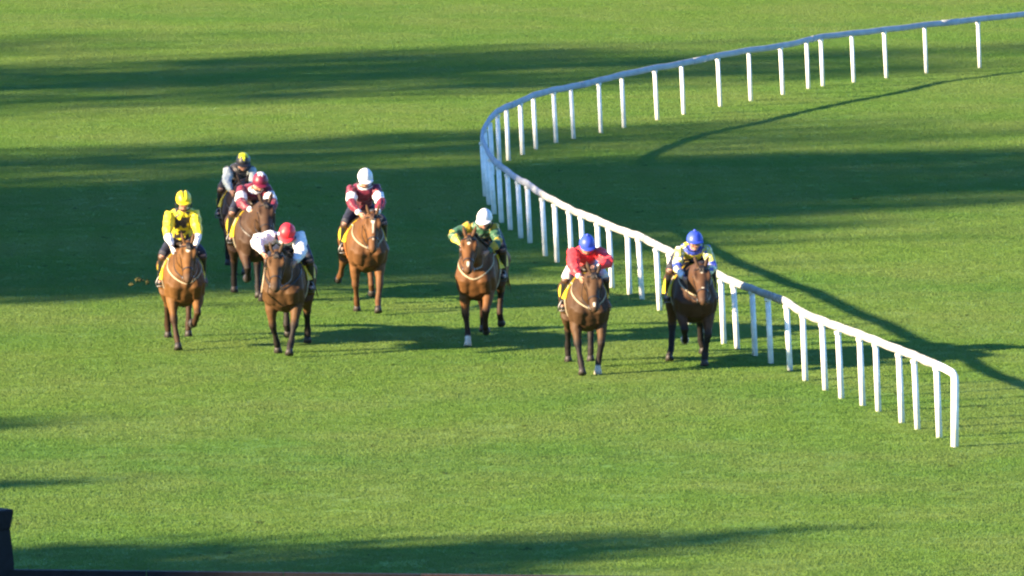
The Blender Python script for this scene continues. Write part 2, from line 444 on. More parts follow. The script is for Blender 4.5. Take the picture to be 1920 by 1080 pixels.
def paint(m, C):
    a = m.color_attributes.new('Col', 'FLOAT_COLOR', 'POINT')
    a.data.foreach_set('color', np.hstack([C, np.ones((len(C), 1))]).astype(np.float32).ravel())

def wrinkle(m, amp, scale, seed):
    n = np.empty(len(m.vertices) * 3, np.float32); m.vertices.foreach_get('normal', n); n = n.reshape(-1, 3); V = verts(m)
    d = np.array([noise.fractal(Vector(p * scale + seed), 1, 2, 3) for p in V])
    V += n * (d * amp)[:, None]; m.vertices.foreach_set('co', V.astype(np.float32).ravel()); m.update()

def rotx(a): return np.array([[1, 0, 0], [0, math.cos(a), -math.sin(a)], [0, math.sin(a), math.cos(a)]])
def rotz(a): return np.array([[math.cos(a), -math.sin(a), 0], [math.sin(a), math.cos(a), 0], [0, 0, 1]])
def roty(a): return np.array([[math.cos(a), 0, math.sin(a)], [0, 1, 0], [-math.sin(a), 0, math.cos(a)]])

def strap(path, nrm, w, th, closed=False):
    Q = np.asarray(path, float); Nn = np.asarray(nrm, float); n = len(Q); V = []; F = []
    T = np.gradient(Q, axis=0)
    if closed: T = np.roll(Q, -1, 0) - np.roll(Q, 1, 0)
    for i in range(n):
        b = unit(np.cross(unit(T[i]), unit(Nn[i]))); nn = unit(Nn[i])
        for s, h in ((-1, 0), (1, 0), (1, 1), (-1, 1)): V.append(Q[i] + b * s * w / 2 + nn * (h * th - .002))
    for i in range(n if closed else n - 1):
        j = (i + 1) % n
        for k in range(4): F.append((i * 4 + k, i * 4 + (k + 1) % 4, j * 4 + (k + 1) % 4, j * 4 + k))
    if not closed: F += [(3, 2, 1, 0), tuple((n - 1) * 4 + k for k in range(4))]
    return V, F

# ------------------------------------------------------------------ horse
def leg_chain(start, segs):
    """segs: (length, degrees from straight down, + is forwards); forwards is -y"""
    p = np.array(start, float); out = [p.copy()]
    for ln, a in segs:
        p = p + ln * np.array([0, -math.sin(R(a)), -math.cos(R(a))]); out.append(p.copy())
    return out

BIG = 1.12                 # size of the horses and riders
FRONT = dict(reach=(26, 17, 42), stance=(4, 1, 28), under=(-6, -30, -25), back=(-30, -40, -20), fold=(48, -50, -85), lift=(36, -32, -62), half=(30, -14, 10), step=(16, 8, 35))
HIND = dict(stance=(32, -24, 8, 30), under=(52, -14, 22, 40), push=(8, -52, -26, -5), swing=(62, -30, 30, 5), lift=(36, -62, 12, -35), back=(0, -70, -50, -60))

def horse(cfg):
    root = empty('horse', (0, 0, 0)); tag(root, cfg['label'], 'horse', 'racing horses')
    parts = []
    # trunk
    ty = [-.70, -.64, -.52, -.34, -.12, .12, .36, .56, .74, .88, .95]
    tz = [1.09, 1.09, 1.10, 1.14, 1.16, 1.19, 1.235, 1.265, 1.27, 1.24, 1.21]
    tx = [.12, .205, .260, .280, .305, .320, .315, .300, .255, .165, .09]
    th = [.14, .25, .345, .42, .405, .345, .295, .275, .24, .17, .10]
    parts.append(P('trunk', [(0, y, z) for y, z in zip(ty, tz)], tx, th, seg=20))
    # breast muscles
    for s in (-1, 1):
        parts.append(P('trunk', [(s * .08, -.60, 1.22), (s * .125, -.655, 1.06), (s * .125, -.57, .92)], [.10, .130, .105], [.085, .10, .09]))
        parts.append(P('trunk', [(s * .07, -.22, 1.50), (s * .155, -.42, 1.30), (s * .195, -.57, 1.10), (s * .195, -.42, .95)], [.06, .105, .110, .108], [.12, .14, .12, .13]))
        parts.append(P('trunk', [(s * .12, .50, 1.38), (s * .15, .72, 1.22), (s * .14, .84, 1.08)], [.14, .17, .12], [.15, .19, .15]))
    # neck
    e = math.asin(max(.2, (((.84 * math.sin(R(cfg.get('neck', 37) + 3.5)) + 1.21) / BIG) - 1.21) / .84)); yaw = R(cfg.get('yaw_neck', 0)); L = .84
    Bn = np.array([0, -.36, 1.25]); path = []
    for k, t in enumerate(np.linspace(0, 1, 6)):
        a = e * (.8 + .2 * t) if t < .8 else e
        path.append(Bn + L * t * np.array([math.sin(yaw * t) * math.cos(e), -math.cos(e), math.sin(e)]) + np.array([0, 0, .035 * math.sin(math.pi * t)]))
    parts.append(P('neck', path, [.215, .180, .138, .112, .098, .088], [.31, .28, .23, .19, .165, .13], seg=16))
    # head
    hp = path[-1] + np.array([0, -.01, .03]); hd = R(cfg.get('head', 52) - 7); hy = R(cfg.get('yaw_head', 0))
    Rh = rotz(hy) @ rotx(0)
    d = Rh @ np.array([0, -math.cos(hd), -math.sin(hd)]); lat = Rh @ np.array([1., 0, 0]); nf = np.cross(d, lat); nf = nf if nf[2] > 0 else -nf
    ss = [-.02, .07, .15, .23, .32, .42, .50, .56, .60]; hw = [.082, .108, .122, .115, .090, .073, .070, .069, .050]; hh = [.10, .132, .152, .152, .118, .090, .082, .076, .056]
    hc = [hp + d * s + nf * (.095 - h) for s, h in zip(ss, hh)]
    parts.append(P('head', hc, hw, hh, lat=lat, seg=16, dome=.6))
    for s in (-1, 1):
        parts.append(P('head', [hp + d * .05 + lat * s * .088 + nf * .03, hp + d * .15 + lat * s * .102 + nf * .055, hp + d * .23 + lat * s * .074 + nf * .03], .032))     # brow over the eye
        parts.append(P('head', [hp + d * .10 + lat * s * .052 - nf * .10, hp + d * .22 + lat * s * .054 - nf * .12], .052))                                             # cheek
        parts.append(P('head', [hp + d * .53 + lat * s * .036 + nf * .05, hp + d * .585 + lat * s * .040 + nf * .025], .026))                                          # nostril
        er = cfg.get('ears', -.25)
        ed = unit(-d * .75 + nf * .55 + lat * s * .30 + np.array([0, .5 * er * -1, 0]))
        eb = hp - d * .01 + lat * s * .052 + nf * .07
        parts.append(P('ear', [eb, eb + ed * .07, eb + ed * .12, eb + ed * .175], [.026, .034, .028, .008], [.020, .022, .016, .005], lat=lat, seg=8))
    # legs
    hoofs = []
    for s, pose in ((-1, cfg['fl'][0]), (1, cfg['fl'][1])):
        a = FRONT[pose] if isinstance(pose, str) else pose
        c = leg_chain((s * .19, -.40, .97), [(.425, a[0]), (.265, a[1]), (.112, a[2])])
        for i in range(1, 4): c[i][0] += s * (-.022, -.055, -.066)[i - 1] + cfg.get('splay', 0) * s * i * .012
        el, kn, fe, co = c
        m1 = el * .55 + kn * .45; m2 = kn * .5 + fe * .5; up = kn - el
        parts.append(P('foreleg', [el + (0, .02, .06), m1, el * .2 + kn * .8, kn, kn * .75 + fe * .25, m2, fe * .85 + m2 * .15, fe, co], [.105, .086, .058, .060, .046, .041, .046, .049, .044], [.135, .098, .062, .060, .048, .042, .048, .052, .046]))
        hoofs.append((co, a[2], cfg['socks'][0 if s < 0 else 1]))
    for s, pose in ((-1, cfg['hl'][0]), (1, cfg['hl'][1])):
        a = HIND[pose] if isinstance(pose, str) else pose
        c = leg_chain((s * .15, .60, 1.28), [(.36, a[0]), (.435, a[1]), (.35, a[2]), (.112, a[3])])
        hx = cfg.get('hind_out', 0)
        for i in range(1, 5): c[i][0] += s * ((.03, -.01, -.025, -.03)[i - 1] + hx * i * .25)
        hi, st, hk, fe, co = c
        parts.append(P('hindleg', [hi, hi * .5 + st * .5, st], [.15, .155, .115], [.22, .21, .15]))
        parts.append(P('hindleg', [st, st * .55 + hk * .45, st * .15 + hk * .85, hk, hk * .7 + fe * .3, hk * .4 + fe * .6, fe, co], [.12, .092, .058, .062, .049, .043, .050, .045], [.155, .11, .068, .078, .054, .046, .052, .047]))
        hoofs.append((co, a[3], cfg['socks'][2 if s < 0 else 3]))
    low = 1e9; hm = []
    for co, a, sock in hoofs:
        ax = np.array([0, -math.sin(R(a)), -math.cos(R(a))]); tip = co + ax * .075
        flat = abs(a) < 60
        if flat and a > 0: ax = unit(ax + np.array([0, 0, -.5])); tip = co + ax * .075
        hm.append((co, ax, sock)); low = min(low, (co + ax * .08)[2] - .045 * math.sqrt(max(0, 1 - ax[2] ** 2)))
    dz = -low
    cfg['dz'] = dz
    mesh = organic(parts, .0155, 4); wrinkle(mesh, .008, 5.5, cfg['seed'])
    # coat colours
    V = verts(mesh); idx, tt = nearest(V, parts); nm = np.array([p['name'] for p in parts])[idx]
    coat = np.array(cfg['coat']); pts = np.array(cfg['points'])
    C = np.tile(coat, (len(V), 1))
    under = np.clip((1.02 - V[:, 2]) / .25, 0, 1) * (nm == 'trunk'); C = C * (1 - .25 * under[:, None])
    def blend(maskw, col): 
        nonlocal C; C = C * (1 - maskw[:, None]) + np.asarray(col) * maskw[:, None]
    fl = nm == 'foreleg'; hl = nm == 'hindleg'
    blend(np.clip((tt - .26) / .14, 0, 1) * fl, pts)
    hs = np.array([k for k, p in enumerate(parts) if p['name'] == 'hindleg'])
    low_h = np.isin(idx, hs[1::2]); blend(np.clip((tt - .34) / .14, 0, 1) * low_h, pts)
    for j, (co, ax, sock) in enumerate(hm):
        if sock:
            dd = np.linalg.norm(V - co, axis=1); blend(np.clip((sock - dd) / .02, 0, 1) * (fl | hl), (.48, .45, .38))
    hx_ = (V - hp) @ d; hl_ = (V - hp) @ lat; hn_ = (V - hp) @ nf; hd_ = nm == 'head'
    blend(np.clip((hx_ - .46) / .08, 0, 1) * hd_ * cfg.get('muzzle', .55), (.03, .024, .02))
    face = hd_ & (hn_ > .02)
    for (s0, s1, w, off) in cfg.get('marks', []):
        e_ = np.clip((w - np.abs(hl_ - off) * (1 + 2 * np.clip((hx_ - (s0 + s1) / 2) / max(s1 - s0, .01), -.0, 1)) ) / .012, 0, 1) * np.clip((hx_ - s0) / .015, 0, 1) * np.clip((s1 - hx_) / .015, 0, 1)
        blend(e_ * face, (.50, .46, .36))
    blend((nm == 'ear') * .35, (.02, .015, .012))
    big = np.array([noise.noise(Vector(p * 3.1)) for p in V[::1]]) if len(V) < 60000 else 0
    C = np.clip(C * (1 + .28 * np.asarray(big))[:, None], 0, 1)
    paint(mesh, C)
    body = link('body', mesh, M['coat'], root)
    bvh = BVHTree.FromPolygons([tuple(v) for v in V], [tuple(p.vertices) for p in mesh.polygons])
    # hooves, eyes, nostrils
    for co, ax, sock in hm:
        MB().add(loft([co - ax * .012, co + ax * .02, co + ax * .078], [.043, .050, .062], [.046, .055, .070], seg=14, dome=.02)).build('hoof', M['hoofw' if sock else 'hoof'], root)
    for s in (-1, 1):
        c = hp + d * .16 + lat * s * .116 + nf * .045
        MB().add(loft([c - d * .014, c, c + d * .014], [.010, .018, .010], [.012, .018, .012], lat=lat, seg=10)).build('eye', M['eye'], root)
        c = hp + d * .592 + lat * s * .048 + nf * .026
        MB().add(loft([c - d * .012, c + d * .004], [.009, .012], [.016, .018], lat=lat, seg=8)).build('nostril', M['eye'], root)
    # mane: locks off the crest to one side, blown back
    mb = MB(); hm_ = M['hairc' if cfg.get('chestnut') else 'hairb']; r = np.random.default_rng(cfg['seed'])
    pt = np.array(path); side = cfg.get('mane', 1)
    for k in range(60):
        t = r.uniform(.12, 1.0); q = t * 5; i = min(int(q), 4); c = pt[i] + (pt[i + 1] - pt[i]) * (q - i); dep = np.interp(q, range(6), [.31, .28, .23, .19, .165, .13])
        wid = np.interp(q, range(6), [.215, .180, .138, .112, .098, .088])
        up = np.array([0, math.sin(e), math.cos(e)]); ln = r.uniform(.10, .19)
        b = c + up * (dep - .012) + np.array([r.uniform(-.012, .012), 0, 0])
        m1 = b + np.array([side * .05, .05, .022]); m2 = b + np.array([side * (wid * .85 + .02), .07 + ln * .4, -.03 - ln * .4])
        mb.add(loft([b - up * .02, m1, m2], [.018, .014, .003], [.010, .008, .002], lat=(0, 1, 0), seg=5, dome=.2))
    mb.build('mane', hm_, root); mb = MB()
    for k in range(9):       # forelock
        b = hp + nf * .085 - d * .01 + lat * r.uniform(-.02, .02)
        mb.add(loft([b, b + d * .05 + nf * .018 + lat * r.uniform(-.02, .02), b + d * .12 + nf * .005 + lat * r.uniform(-.04, .04)], [.012, .010, .002], [.008, .006, .002], lat=lat, seg=5))
    mb.build('forelock', hm_, root)
    mb = MB(); D = np.array([0, .95, 1.33])
    mb.add(loft([D + (0, -.06, 0), D + (0, .08, -.02), D + (0, .20, -.12)], [.04, .035, .025], seg=8))
    for k in range(46):
        o = np.array([r.normal(0, .022), r.uniform(.0, .18), r.normal(-.06, .02)]); ln = r.uniform(.35, .75); sw = r.normal(cfg.get('tail', 0), .10)
        a = D + o; mb.add(loft([a, a + (sw * .3, ln * .35, -.06), a + (sw * .7, ln * .7, -.22 * ln / .6), a + (sw, ln * .95, -.50 * ln / .6)], [.018, .016, .012, .002], seg=5))
    mb.build('tail', hm_, root)
    # --- tack, laid onto the body surface
    def hit(o, dr, off=.004):
        h = bvh.ray_cast(Vector(o), Vector(dr))
        if h[0] is None: return None, None
        n = np.array(h[1]); 
        return np.array(h[0]) + n * off, n
    def ring(c, ax1, ax2, rad=.9, n=40, off=.004):
        pts_, ns = [], []
        for th_ in np.linspace(0, 2 * math.pi, n, endpoint=False):
            q = np.asarray(ax1) * math.cos(th_) + np.asarray(ax2) * math.sin(th_); p, nn = hit(np.asarray(c) + q * rad, -q, off)
            if p is None: p = np.asarray(c) + q * .05; nn = q
            pts_.append(p); ns.append(q)
        return pts_, ns
    # bridle
    bm_ = MB()
    for s_, tilt in ((.405, 0), (.07, .25)):
        c = hp + d * s_ + nf * (.095 - np.interp(s_, ss, hh)); a2 = unit(nf - d * tilt)
        p_, n_ = ring(c, lat, a2, .35, 26, .003); bm_.add(strap(p_, n_, .024, .007, True))
    for s in (-1, 1):
        p_, n_ = [], []
        for t in np.linspace(.0, 1, 10):
            c = hp + d * (.0 + .50 * t) + nf * (.02 - .055 * t); q, nn = hit(c + lat * s * .3, -lat * s, .004)
            if q is not None: p_.append(q); n_.append(lat * s)
        if len(p_) > 3: bm_.add(strap(p_, n_, .020, .007))
    bit = {}
    bridle = bm_.build('bridle', M['leather'], root, False)
    for s in (-1, 1):
        c = hp + d * .50 + lat * s * .078 - nf * .045; bit[s] = c
        cir = [c + (d * math.cos(a) + nf * math.sin(a)) * .032 for a in np.linspace(0, 2 * math.pi, 13)]
        MB().add(loft(cir, .006, seg=6)).build('bit_ring', M['metal'], bridle)
    cfg['bit'] = bit
    # girth, breast girth, saddle cloth, saddle
    p_, n_ = ring((0, -.14, 1.2), (1, 0, 0), (0, 0, 1), .8, 40, .004)
    MB().add(strap(p_, n_, .10, .010, True)).build('girth', M[cfg.get('girth', 'cream')], root, False)
    p_, n_ = [], []
    dip = cfg.get('dip', 1.12)
    for a in np.linspace(-104, 104, 41):
        ar = R(a); q = np.array([math.sin(ar), -math.cos(ar), 0]); z = dip + .32 * min(1, abs(a) / 58) ** 1.2
        p, nn = hit(np.array([0, -.22, z]) + q * 1.2, -q, .005)
        if p is not None: p_.append(p); n_.append(unit(nn * .6 + q))
    p_ = np.array(p_); 
    for _ in range(2): p_[1:-1] = (p_[:-2] + p_[1:-1] * 2 + p_[2:]) / 4
    MB().add(strap(p_ + np.array(n_) * .004, n_, .020, .007)).build('breast_girth', M[cfg.get('breast', 'cream')], root, False)
    def drape(y0, y1, amax, ny, na, off, lowz, wob=0.0, flare=0.0):
        G = np.zeros((ny, na, 3))
        for i, y in enumerate(np.linspace(y0, y1, ny)):
            for j, u in enumerate(np.linspace(-1, 1, na)):
                th_ = R(amax) * u; q = np.array([math.sin(th_), 0, math.cos(th_)]); p, nn = hit(np.array([0, y, 1.2]) + q * .9, -q, off)
                if p is None: p = np.array([0, y, 1.2]) + q * .3; nn = q
                G[i, j] = p + q * (wob * math.sin(y * 22 + u * 9) * abs(u) + flare * max(0, abs(u) - .6) ** 2)
        V_ = list(G.reshape(-1, 3)); C_ = np.array([0, 0, 1.2]); n0 = len(V_)
        V_ += [p + (np.array([0, p[1], 1.2]) - p) * .035 for p in V_]; F_ = []
        for i in range(ny - 1):
            for j in range(na - 1):
                a_ = i * na + j; F_.append((a_, a_ + 1, a_ + na + 1, a_ + na)); F_.append((n0 + a_, n0 + a_ + na, n0 + a_ + na + 1, n0 + a_ + 1))
        ed = [i * na for i in range(ny)] + [(ny - 1) * na + j for j in range(1, na)] + [i * na + na - 1 for i in range(ny - 2, -1, -1)] + [j for j in range(na - 2, 0, -1)]
        for k in range(len(ed)):
            a_, b_ = ed[k], ed[(k + 1) % len(ed)]; F_.append((a_, n0 + a_, n0 + b_, b_))
        return V_, F_
    MB().add(drape(cfg.get('cy', -.22), .40, cfg.get('cloth', 92), 12, 25, .012, 0, .010, .12)).build('saddle_cloth', M['yellow'], root)
    sd = MB().add(drape(-.20, .28, 52, 10, 15, .030, 0)).build('saddle', M['leather'], root)
    MB().add(loft([(0, -.22, 1.60), (0, -.12, 1.625), (0, .08, 1.60), (0, .24, 1.625), (0, .30, 1.62)], [.05, .07, .11, .13, .08], [.035, .035, .03, .035, .03], seg=12)).build('seat', M['leather'], sd)
    for o in root.children: o.location.z = dz
    cfg['root'] = root; cfg['hp'] = hp; cfg['bvh'] = bvh
    return root

# ------------------------------------------------------------------ jockey
def ik(a, b, l1, l2, hint):
    a = np.asarray(a, float); b = np.asarray(b, float); D = b - a; L = np.linalg.norm(D)
    L2 = min(L, (l1 + l2) * .999); t = unit(D); x = (l1 * l1 - l2 * l2 + L2 * L2) / (2 * L2); h = math.sqrt(max(0, l1 * l1 - x * x))
    hn = np.asarray(hint, float); hn = unit(hn - hn.dot(t) * t); return a + t * x + hn * h

SKIN = (.30, .155, .10)
def jockey(cfg):
    j = cfg['j']; dz = cfg['dz']
    root = empty('person', (0, 0, 0)); tag(root, j['label'], 'person', 'jockeys')
    hip = np.array(j['hip'], float); sh = np.array(j['sh'], float); hd = np.array(j['head'], float)
    for q, m_ in ((hip, .25), (sh, 1), (hd, 1.05)): q[2] += (.075 if m_ > .5 else .035) + j.get('rise', 0) * m_
    dh = hd - sh; hd[2] /= BIG; sh[2] = hd[2] - dh[2] * .95; hip[2] = j.get('seat', 1.68)
    sh[1] = hip[1] - math.sqrt(max(.01, .47 ** 2 - (sh[2] - hip[2]) ** 2)); hd[1] = sh[1] + dh[1]
    ta = unit(sh - hip); body = []; jac = []; bre = []
    roll = R(j.get('roll', 0)); latS = roty(roll) @ np.array([1., 0, 0])
    LAT = (1, 0, 0)
    tor = [hip - ta * .06, hip + ta * .06, hip + (sh - hip) * .45, hip + (sh - hip) * .78, sh + ta * .03, sh + ta * .07]
    body.append(P('torso', tor, [.13, .145, .13, .155, .15, .08], [.09, .10, .09, .105, .085, .06], lat=latS, seg=16))
    jac.append(P('torso', [hip + ta * .02] + tor[1:5] + [sh + ta * .075], [.15, .165, .165, .185, .18, .085], [.115, .12, .12, .135, .105, .07], lat=latS, seg=18))
    # head frame: forwards f, up u
    hpch = R(j.get('nod', 12)); hyw = R(j.get('turn', 0)); Rm = rotz(hyw) @ roty(R(j.get('tilt', 0))) @ rotx(hpch)
    f_ = Rm @ np.array([0, -1., 0]); u_ = Rm @ np.array([0, 0, 1.]); r_ = Rm @ np.array([1., 0, 0])
    def hpt(x, y, z): return hd + r_ * x + f_ * y + u_ * z
    body.append(P('neck', [sh + ta * .02, (sh + hd) / 2 + (0, .0, -.02), hpt(0, -.03, -.05)], [.065, .056, .056]))
    body.append(P('head', [hpt(0, -.015, -.085), hpt(0, -.005, -.04), hpt(0, -.01, .02), hpt(0, -.015, .07), hpt(0, -.02, .105)], [.055, .07, .077, .074, .045], [.075, .088, .095, .09, .05], lat=r_, seg=16))
    body.append(P('head', [hpt(0, .045, -.06), hpt(0, .062, -.105)], [.046, .030], [.035, .028], lat=r_))     # jaw and chin
    body.append(P('nose', [hpt(0, .086, .012), hpt(0, .104, -.028)], [.011, .018]))
    body.append(P('head', [hpt(-.045, .075, .028), hpt(0, .088, .030), hpt(.045, .075, .028)], .013))          # brow
    body.append(P('lip', [hpt(-.022, .085, -.062), hpt(0, .092, -.060), hpt(.022, .085, -.062)], .009))
    for s in (-1, 1):
        body.append(P('head', [hpt(s * .075, -.01, .02), hpt(s * .086, -.015, -.012), hpt(s * .074, -.005, -.035)], [.012, .014, .010]))   # ear
        body.append(P('head', [hpt(s * .045, .062, -.012), hpt(s * .035, .065, -.05)], .026))                     # cheek
    hands = {}
    for s in (-1, 1):
        S = sh + latS * s * .175 - ta * .01; H = np.array(j['hands'][0 if s < 0 else 1], float); H[2] = (H[2] + .05 + j.get('rise', 0) * .7) / BIG - .02; H[1] -= .06
        if np.linalg.norm(H - S) > .56: H = S + unit(H - S) * .56
        El = ik(S, H, .30, .27, j['elbow'][0 if s < 0 else 1]); t_ = unit(H - El)
        nmU, nmF = ('uarmL', 'farmL') if s < 0 else ('uarmR', 'farmR')
        body.append(P(nmU, [sh + latS * s * .10, S, S * .5 + El * .5, El], [.06, .056, .046, .038]))
        body.append(P(nmF, [El, El * .6 + H * .4, H], [.040, .038, .026]))
        pf = j.get('puff', 1.0)
        jac.append(P(nmU, [sh + latS * s * .08 , S + latS * s * .01, S * .5 + El * .5, El], [.085, .088 * pf, .082 * pf, .070 * pf]))
        jac.append(P(nmF, [El, El * .6 + H * .4, El * .08 + H * .92], [.070 * pf, .064 * pf, .036]))
        # hand: palm, four curled fingers and a thumb round the rein
        side = np.array([-s, 0, 0.]); dn = unit(np.cross(t_, side)); side = unit(np.cross(dn, t_)) ; dn = dn if dn[2] < 0 else -dn
        acr = unit(np.cross(t_, side))          # across the knuckles
        if acr[2] < 0: acr = -acr
        body.append(P('hand', [H, H + t_ * .045, H + t_ * .085], [.022, .018, .016], [.030, .040, .040], lat=side))
        for k, ln in enumerate((.85, 1.0, .95, .75)):
            b0 = H + t_ * .08 + acr * (.030 - .020 * k); b1 = b0 + (t_ * .030 + side * .012) * ln; b2 = b1 + (side * .028 - t_ * .004) * ln; b3 = b2 + (-t_ * .022 - side * .002) * ln
            body.append(P('hand', [b0, b1, b2, b3], [.0105, .0098, .0092, .008], seg=8))
        b0 = H + t_ * .03 + acr * .032 + side * .008; body.append(P('hand', [b0, b0 + t_ * .03 + acr * .014 + side * .016, b0 + t_ * .052 + acr * .004 + side * .028], [.013, .0105, .009], seg=8))
        hands[s] = H + t_ * .085 + side * .02; hands[(s, 'd')] = (t_, acr, side)
        hands[(s, 'W')] = (El, H)
    # legs
    boots = []
    for s in (-1, 1):
        Hj = hip + np.array([s * .095, 0, -.02]); Ft = np.array([s * j.get('footx', .315), j.get('footy', .03), 1.10])
        Kn = ik(Hj, Ft, .41, .42, (s * .42, -1.0, .12))
        an = Ft + np.array([0, .03, .03])
        nm = 'legL' if s < 0 else 'legR'
        body.append(P(nm, [hip + (s * .05, 0, 0), Hj, Hj * .5 + Kn * .5, Kn], [.09, .088, .074, .055]))
        body.append(P(nm, [Kn, Kn * .65 + an * .35, an, ], [.054, .050, .034]))
        toe = Ft + np.array([s * .02, -.15, -.02])
        body.append(P(nm, [an, Ft + (0, .045, -.03), Ft + (s * .008, -.05, -.04), toe], [.034, .036, .036, .024]))
        bre.append(P('leg', [hip + (s * .045, .0, 0), Hj, Hj * .5 + Kn * .5, Kn, Kn * .86 + an * .14], [.118, .112, .094, .072, .062]))
        boots.append((s, Kn, an, Ft, toe))
    bre.append(P('leg', [hip - ta * .09, hip + ta * .08], [.15, .15], [.115, .115], seg=14))
    bm_ = organic(body, .0065, 3)
    V = verts(bm_); idx, tt = nearest(V, body); nm = np.array([p['name'] for p in body])[idx]
    C = np.tile(np.array(SKIN), (len(V), 1)); C[nm == 'lip'] = (.2, .08, .06); C[nm == 'nose'] = (.30, .15, .10)
    hair = (nm == 'head') & (((V - hd) @ f_) < .035) & (((V - hd) @ u_) > -.05); C[hair] = (.05, .03, .02)
    if j.get('gloves') is not None: C[nm == 'hand'] = j['gloves']
    paint(bm_, C); link('body', bm_, M['skin'], root)
    for s in (-1, 1):
        c = hpt(s * .032, .083, .008); MB().add(loft([c - f_ * .008, c, c + f_ * .007], [.008, .012, .006], seg=8)).build('eye', M['eye'], root)
    # silks
    jm = organic(jac, .011, 4); V = verts(jm); idx, tt = nearest(V, jac); nm = np.array([p['name'] for p in jac])[idx]
    # coordinates on the torso: along it (0 hip .. 1 shoulder), across, front/back
    al = ((V - hip) @ ta) / np.linalg.norm(sh - hip); ac = V[:, 0] - (hip[0] + (sh[0] - hip[0]) * al); fr = (V - hip) @ np.cross(latS, ta) 
    paint(jm, np.clip(j['silk'](V, nm, tt, al, ac, fr), 0, 1)); wrinkle(jm, .017, 12, cfg['seed']); 
    link('racing_silks', jm, M['cloth'], root)
    # breeches
    qm = organic(bre, .012, 4); wrinkle(qm, .006, 14, cfg['seed'] + 3); link('breeches', qm, M[j.get('pants', 'navy')], root)
    for s, Kn, an, Ft, toe in boots:
        b = MB().add(loft([Kn * .90 + an * .10, Kn * .7 + an * .3, an + (0, 0, .02), Ft + (0, .03, -.015)], [.066, .062, .044, .042], seg=14))
        b.add(loft([Ft + (0, .05, -.035), Ft + (s * .004, -.02, -.038), Ft + (s * .012, -.10, -.045), toe + (0, -.01, -.022)], [.040, .042, .044, .026], [.042, .045, .030, .022], seg=12))
        bo = b.build('boot', M['black'], root)
        MB().add(loft([Kn * .97 + an * .03, Kn * .80 + an * .20], [.070, .068], seg=16, dome=.05)).build('boot_top', M['brown'], bo)
    # skull cap with silk cover
    cv, cf = [], []; nu, nv = 28, 14; CR = np.array([.114, .141, .134])
    for i in range(nv + 1):
        ph = (math.pi * .56) * i / nv
        for k in range(nu):
            a = 2 * math.pi * k / nu; x, y, z = math.sin(ph) * math.sin(a), math.sin(ph) * math.cos(a), math.cos(ph)
            cv.append(hpt(CR[0] * x, -.012 + CR[1] * y * (1 if y > 0 else .95), .022 + CR[2] * z))
    for i in range(nv):
        for k in range(nu):
            a = i * nu + k; b = i * nu + (k + 1) % nu; cf.append((a, b, b + nu, a + nu))
    n0 = len(cv); cv += [p + (hpt(0, -.01, .0) - p) * .10 for p in cv]
    for i in range(nv):
        for k in range(nu):
            a = i * nu + k; b = i * nu + (k + 1) % nu; cf.append((n0 + a, n0 + a + nu, n0 + b + nu, n0 + b))
    for k in range(nu):
        a = nv * nu + k; b = nv * nu + (k + 1) % nu; cf.append((a, b, n0 + b, n0 + a))
    cm = pymesh('helmet', cv, cf); wrinkle(cm, .005, 16, cfg['seed'] + 9)
    if j.get('crease'):
        W = verts(cm); q = W - hd; W -= np.outer(.032 * np.exp(-((q @ r_) / .016) ** 2) * np.clip((q @ u_) / .10, 0, 1), u_); cm.vertices.foreach_set('co', W.astype(np.float32).ravel())
    V = verts(cm) - hd; X = np.stack([V @ r_ / CR[0], (V @ f_ + .012) / CR[1], (V @ u_ - .022) / CR[2]], 1)
    paint(cm, np.clip(j['cap'](X), 0, 1)); hel = link('helmet', cm, M['capcloth'], root)
    pv = []; pf_ = []
    for i, (dd, zz) in enumerate(((.0, .0), (.055, -.014), (.062, -.018))):
        for k in range(11):
            a = R(-62 + 124 * k / 10); cx = math.sin(a) * CR[0] * .98; cy = -.012 + math.cos(a) * CR[1] * .98
            q = hpt(cx * (1 + dd * 2.2), cy + dd * math.cos(a) ** .6 if math.cos(a) > 0 else cy, .032 + zz); pv += [q, q - u_ * .007]
    for i in range(2):
        for k in range(10):
            a = (i * 11 + k) * 2; b = a + 2; c_ = a + 22; e_ = b + 22
            pf_ += [(a, b, e_, c_), (a + 1, c_ + 1, e_ + 1, b + 1)]
    for k in range(10):
        a = (22 + k) * 2; pf_.append((a, a + 2, a + 3, a + 1))
    pk = pymesh('peak', pv, pf_); paint(pk, np.tile(np.array(j.get('peak', j['cap'](np.array([[0, 1, 0.]]))[0])), (len(pv), 1))); link('peak', pk, M['capcloth'], hel)
    # tuft / button on the cap
    if j.get('button') is not None:
        q = hpt(0, -.01, .022 + CR[2]); bm2 = pymesh('button', *loft([q - u_ * .012, q + u_ * .012, q + u_ * .022], [.022, .022, .010], seg=10)); paint(bm2, np.tile(np.array(j['button']), (len(bm2.vertices), 1))); link('button', bm2, M['capcloth'], hel)
    # chin strap and goggles
    cs = [hpt(.118 * math.sin(a), .02 + .035 * math.cos(a), -.045 - .085 * math.cos(a)) for a in np.linspace(-1.75, 1.75, 13)]
    MB().add(loft(cs, .008, .004, seg=6)).build('chin_strap', M['black'], hel)
    if j.get('goggles'):
        gz = .012 if j['goggles'] == 'on' else .062; gy = 0 if j['goggles'] == 'on' else .06
        gp_ = [hpt(.10 * math.sin(a), .005 + (.098 + gy) * math.cos(a), gz) for a in np.linspace(-1.35, 1.35, 15)]
        MB().add(loft(gp_, [.010] * 3 + [.024] * 4 + [.017] + [.024] * 4 + [.010] * 3, .008, lat=u_, seg=8)).build('goggles', M['goggle'], root)
    for o in root.children: o.location.z = dz
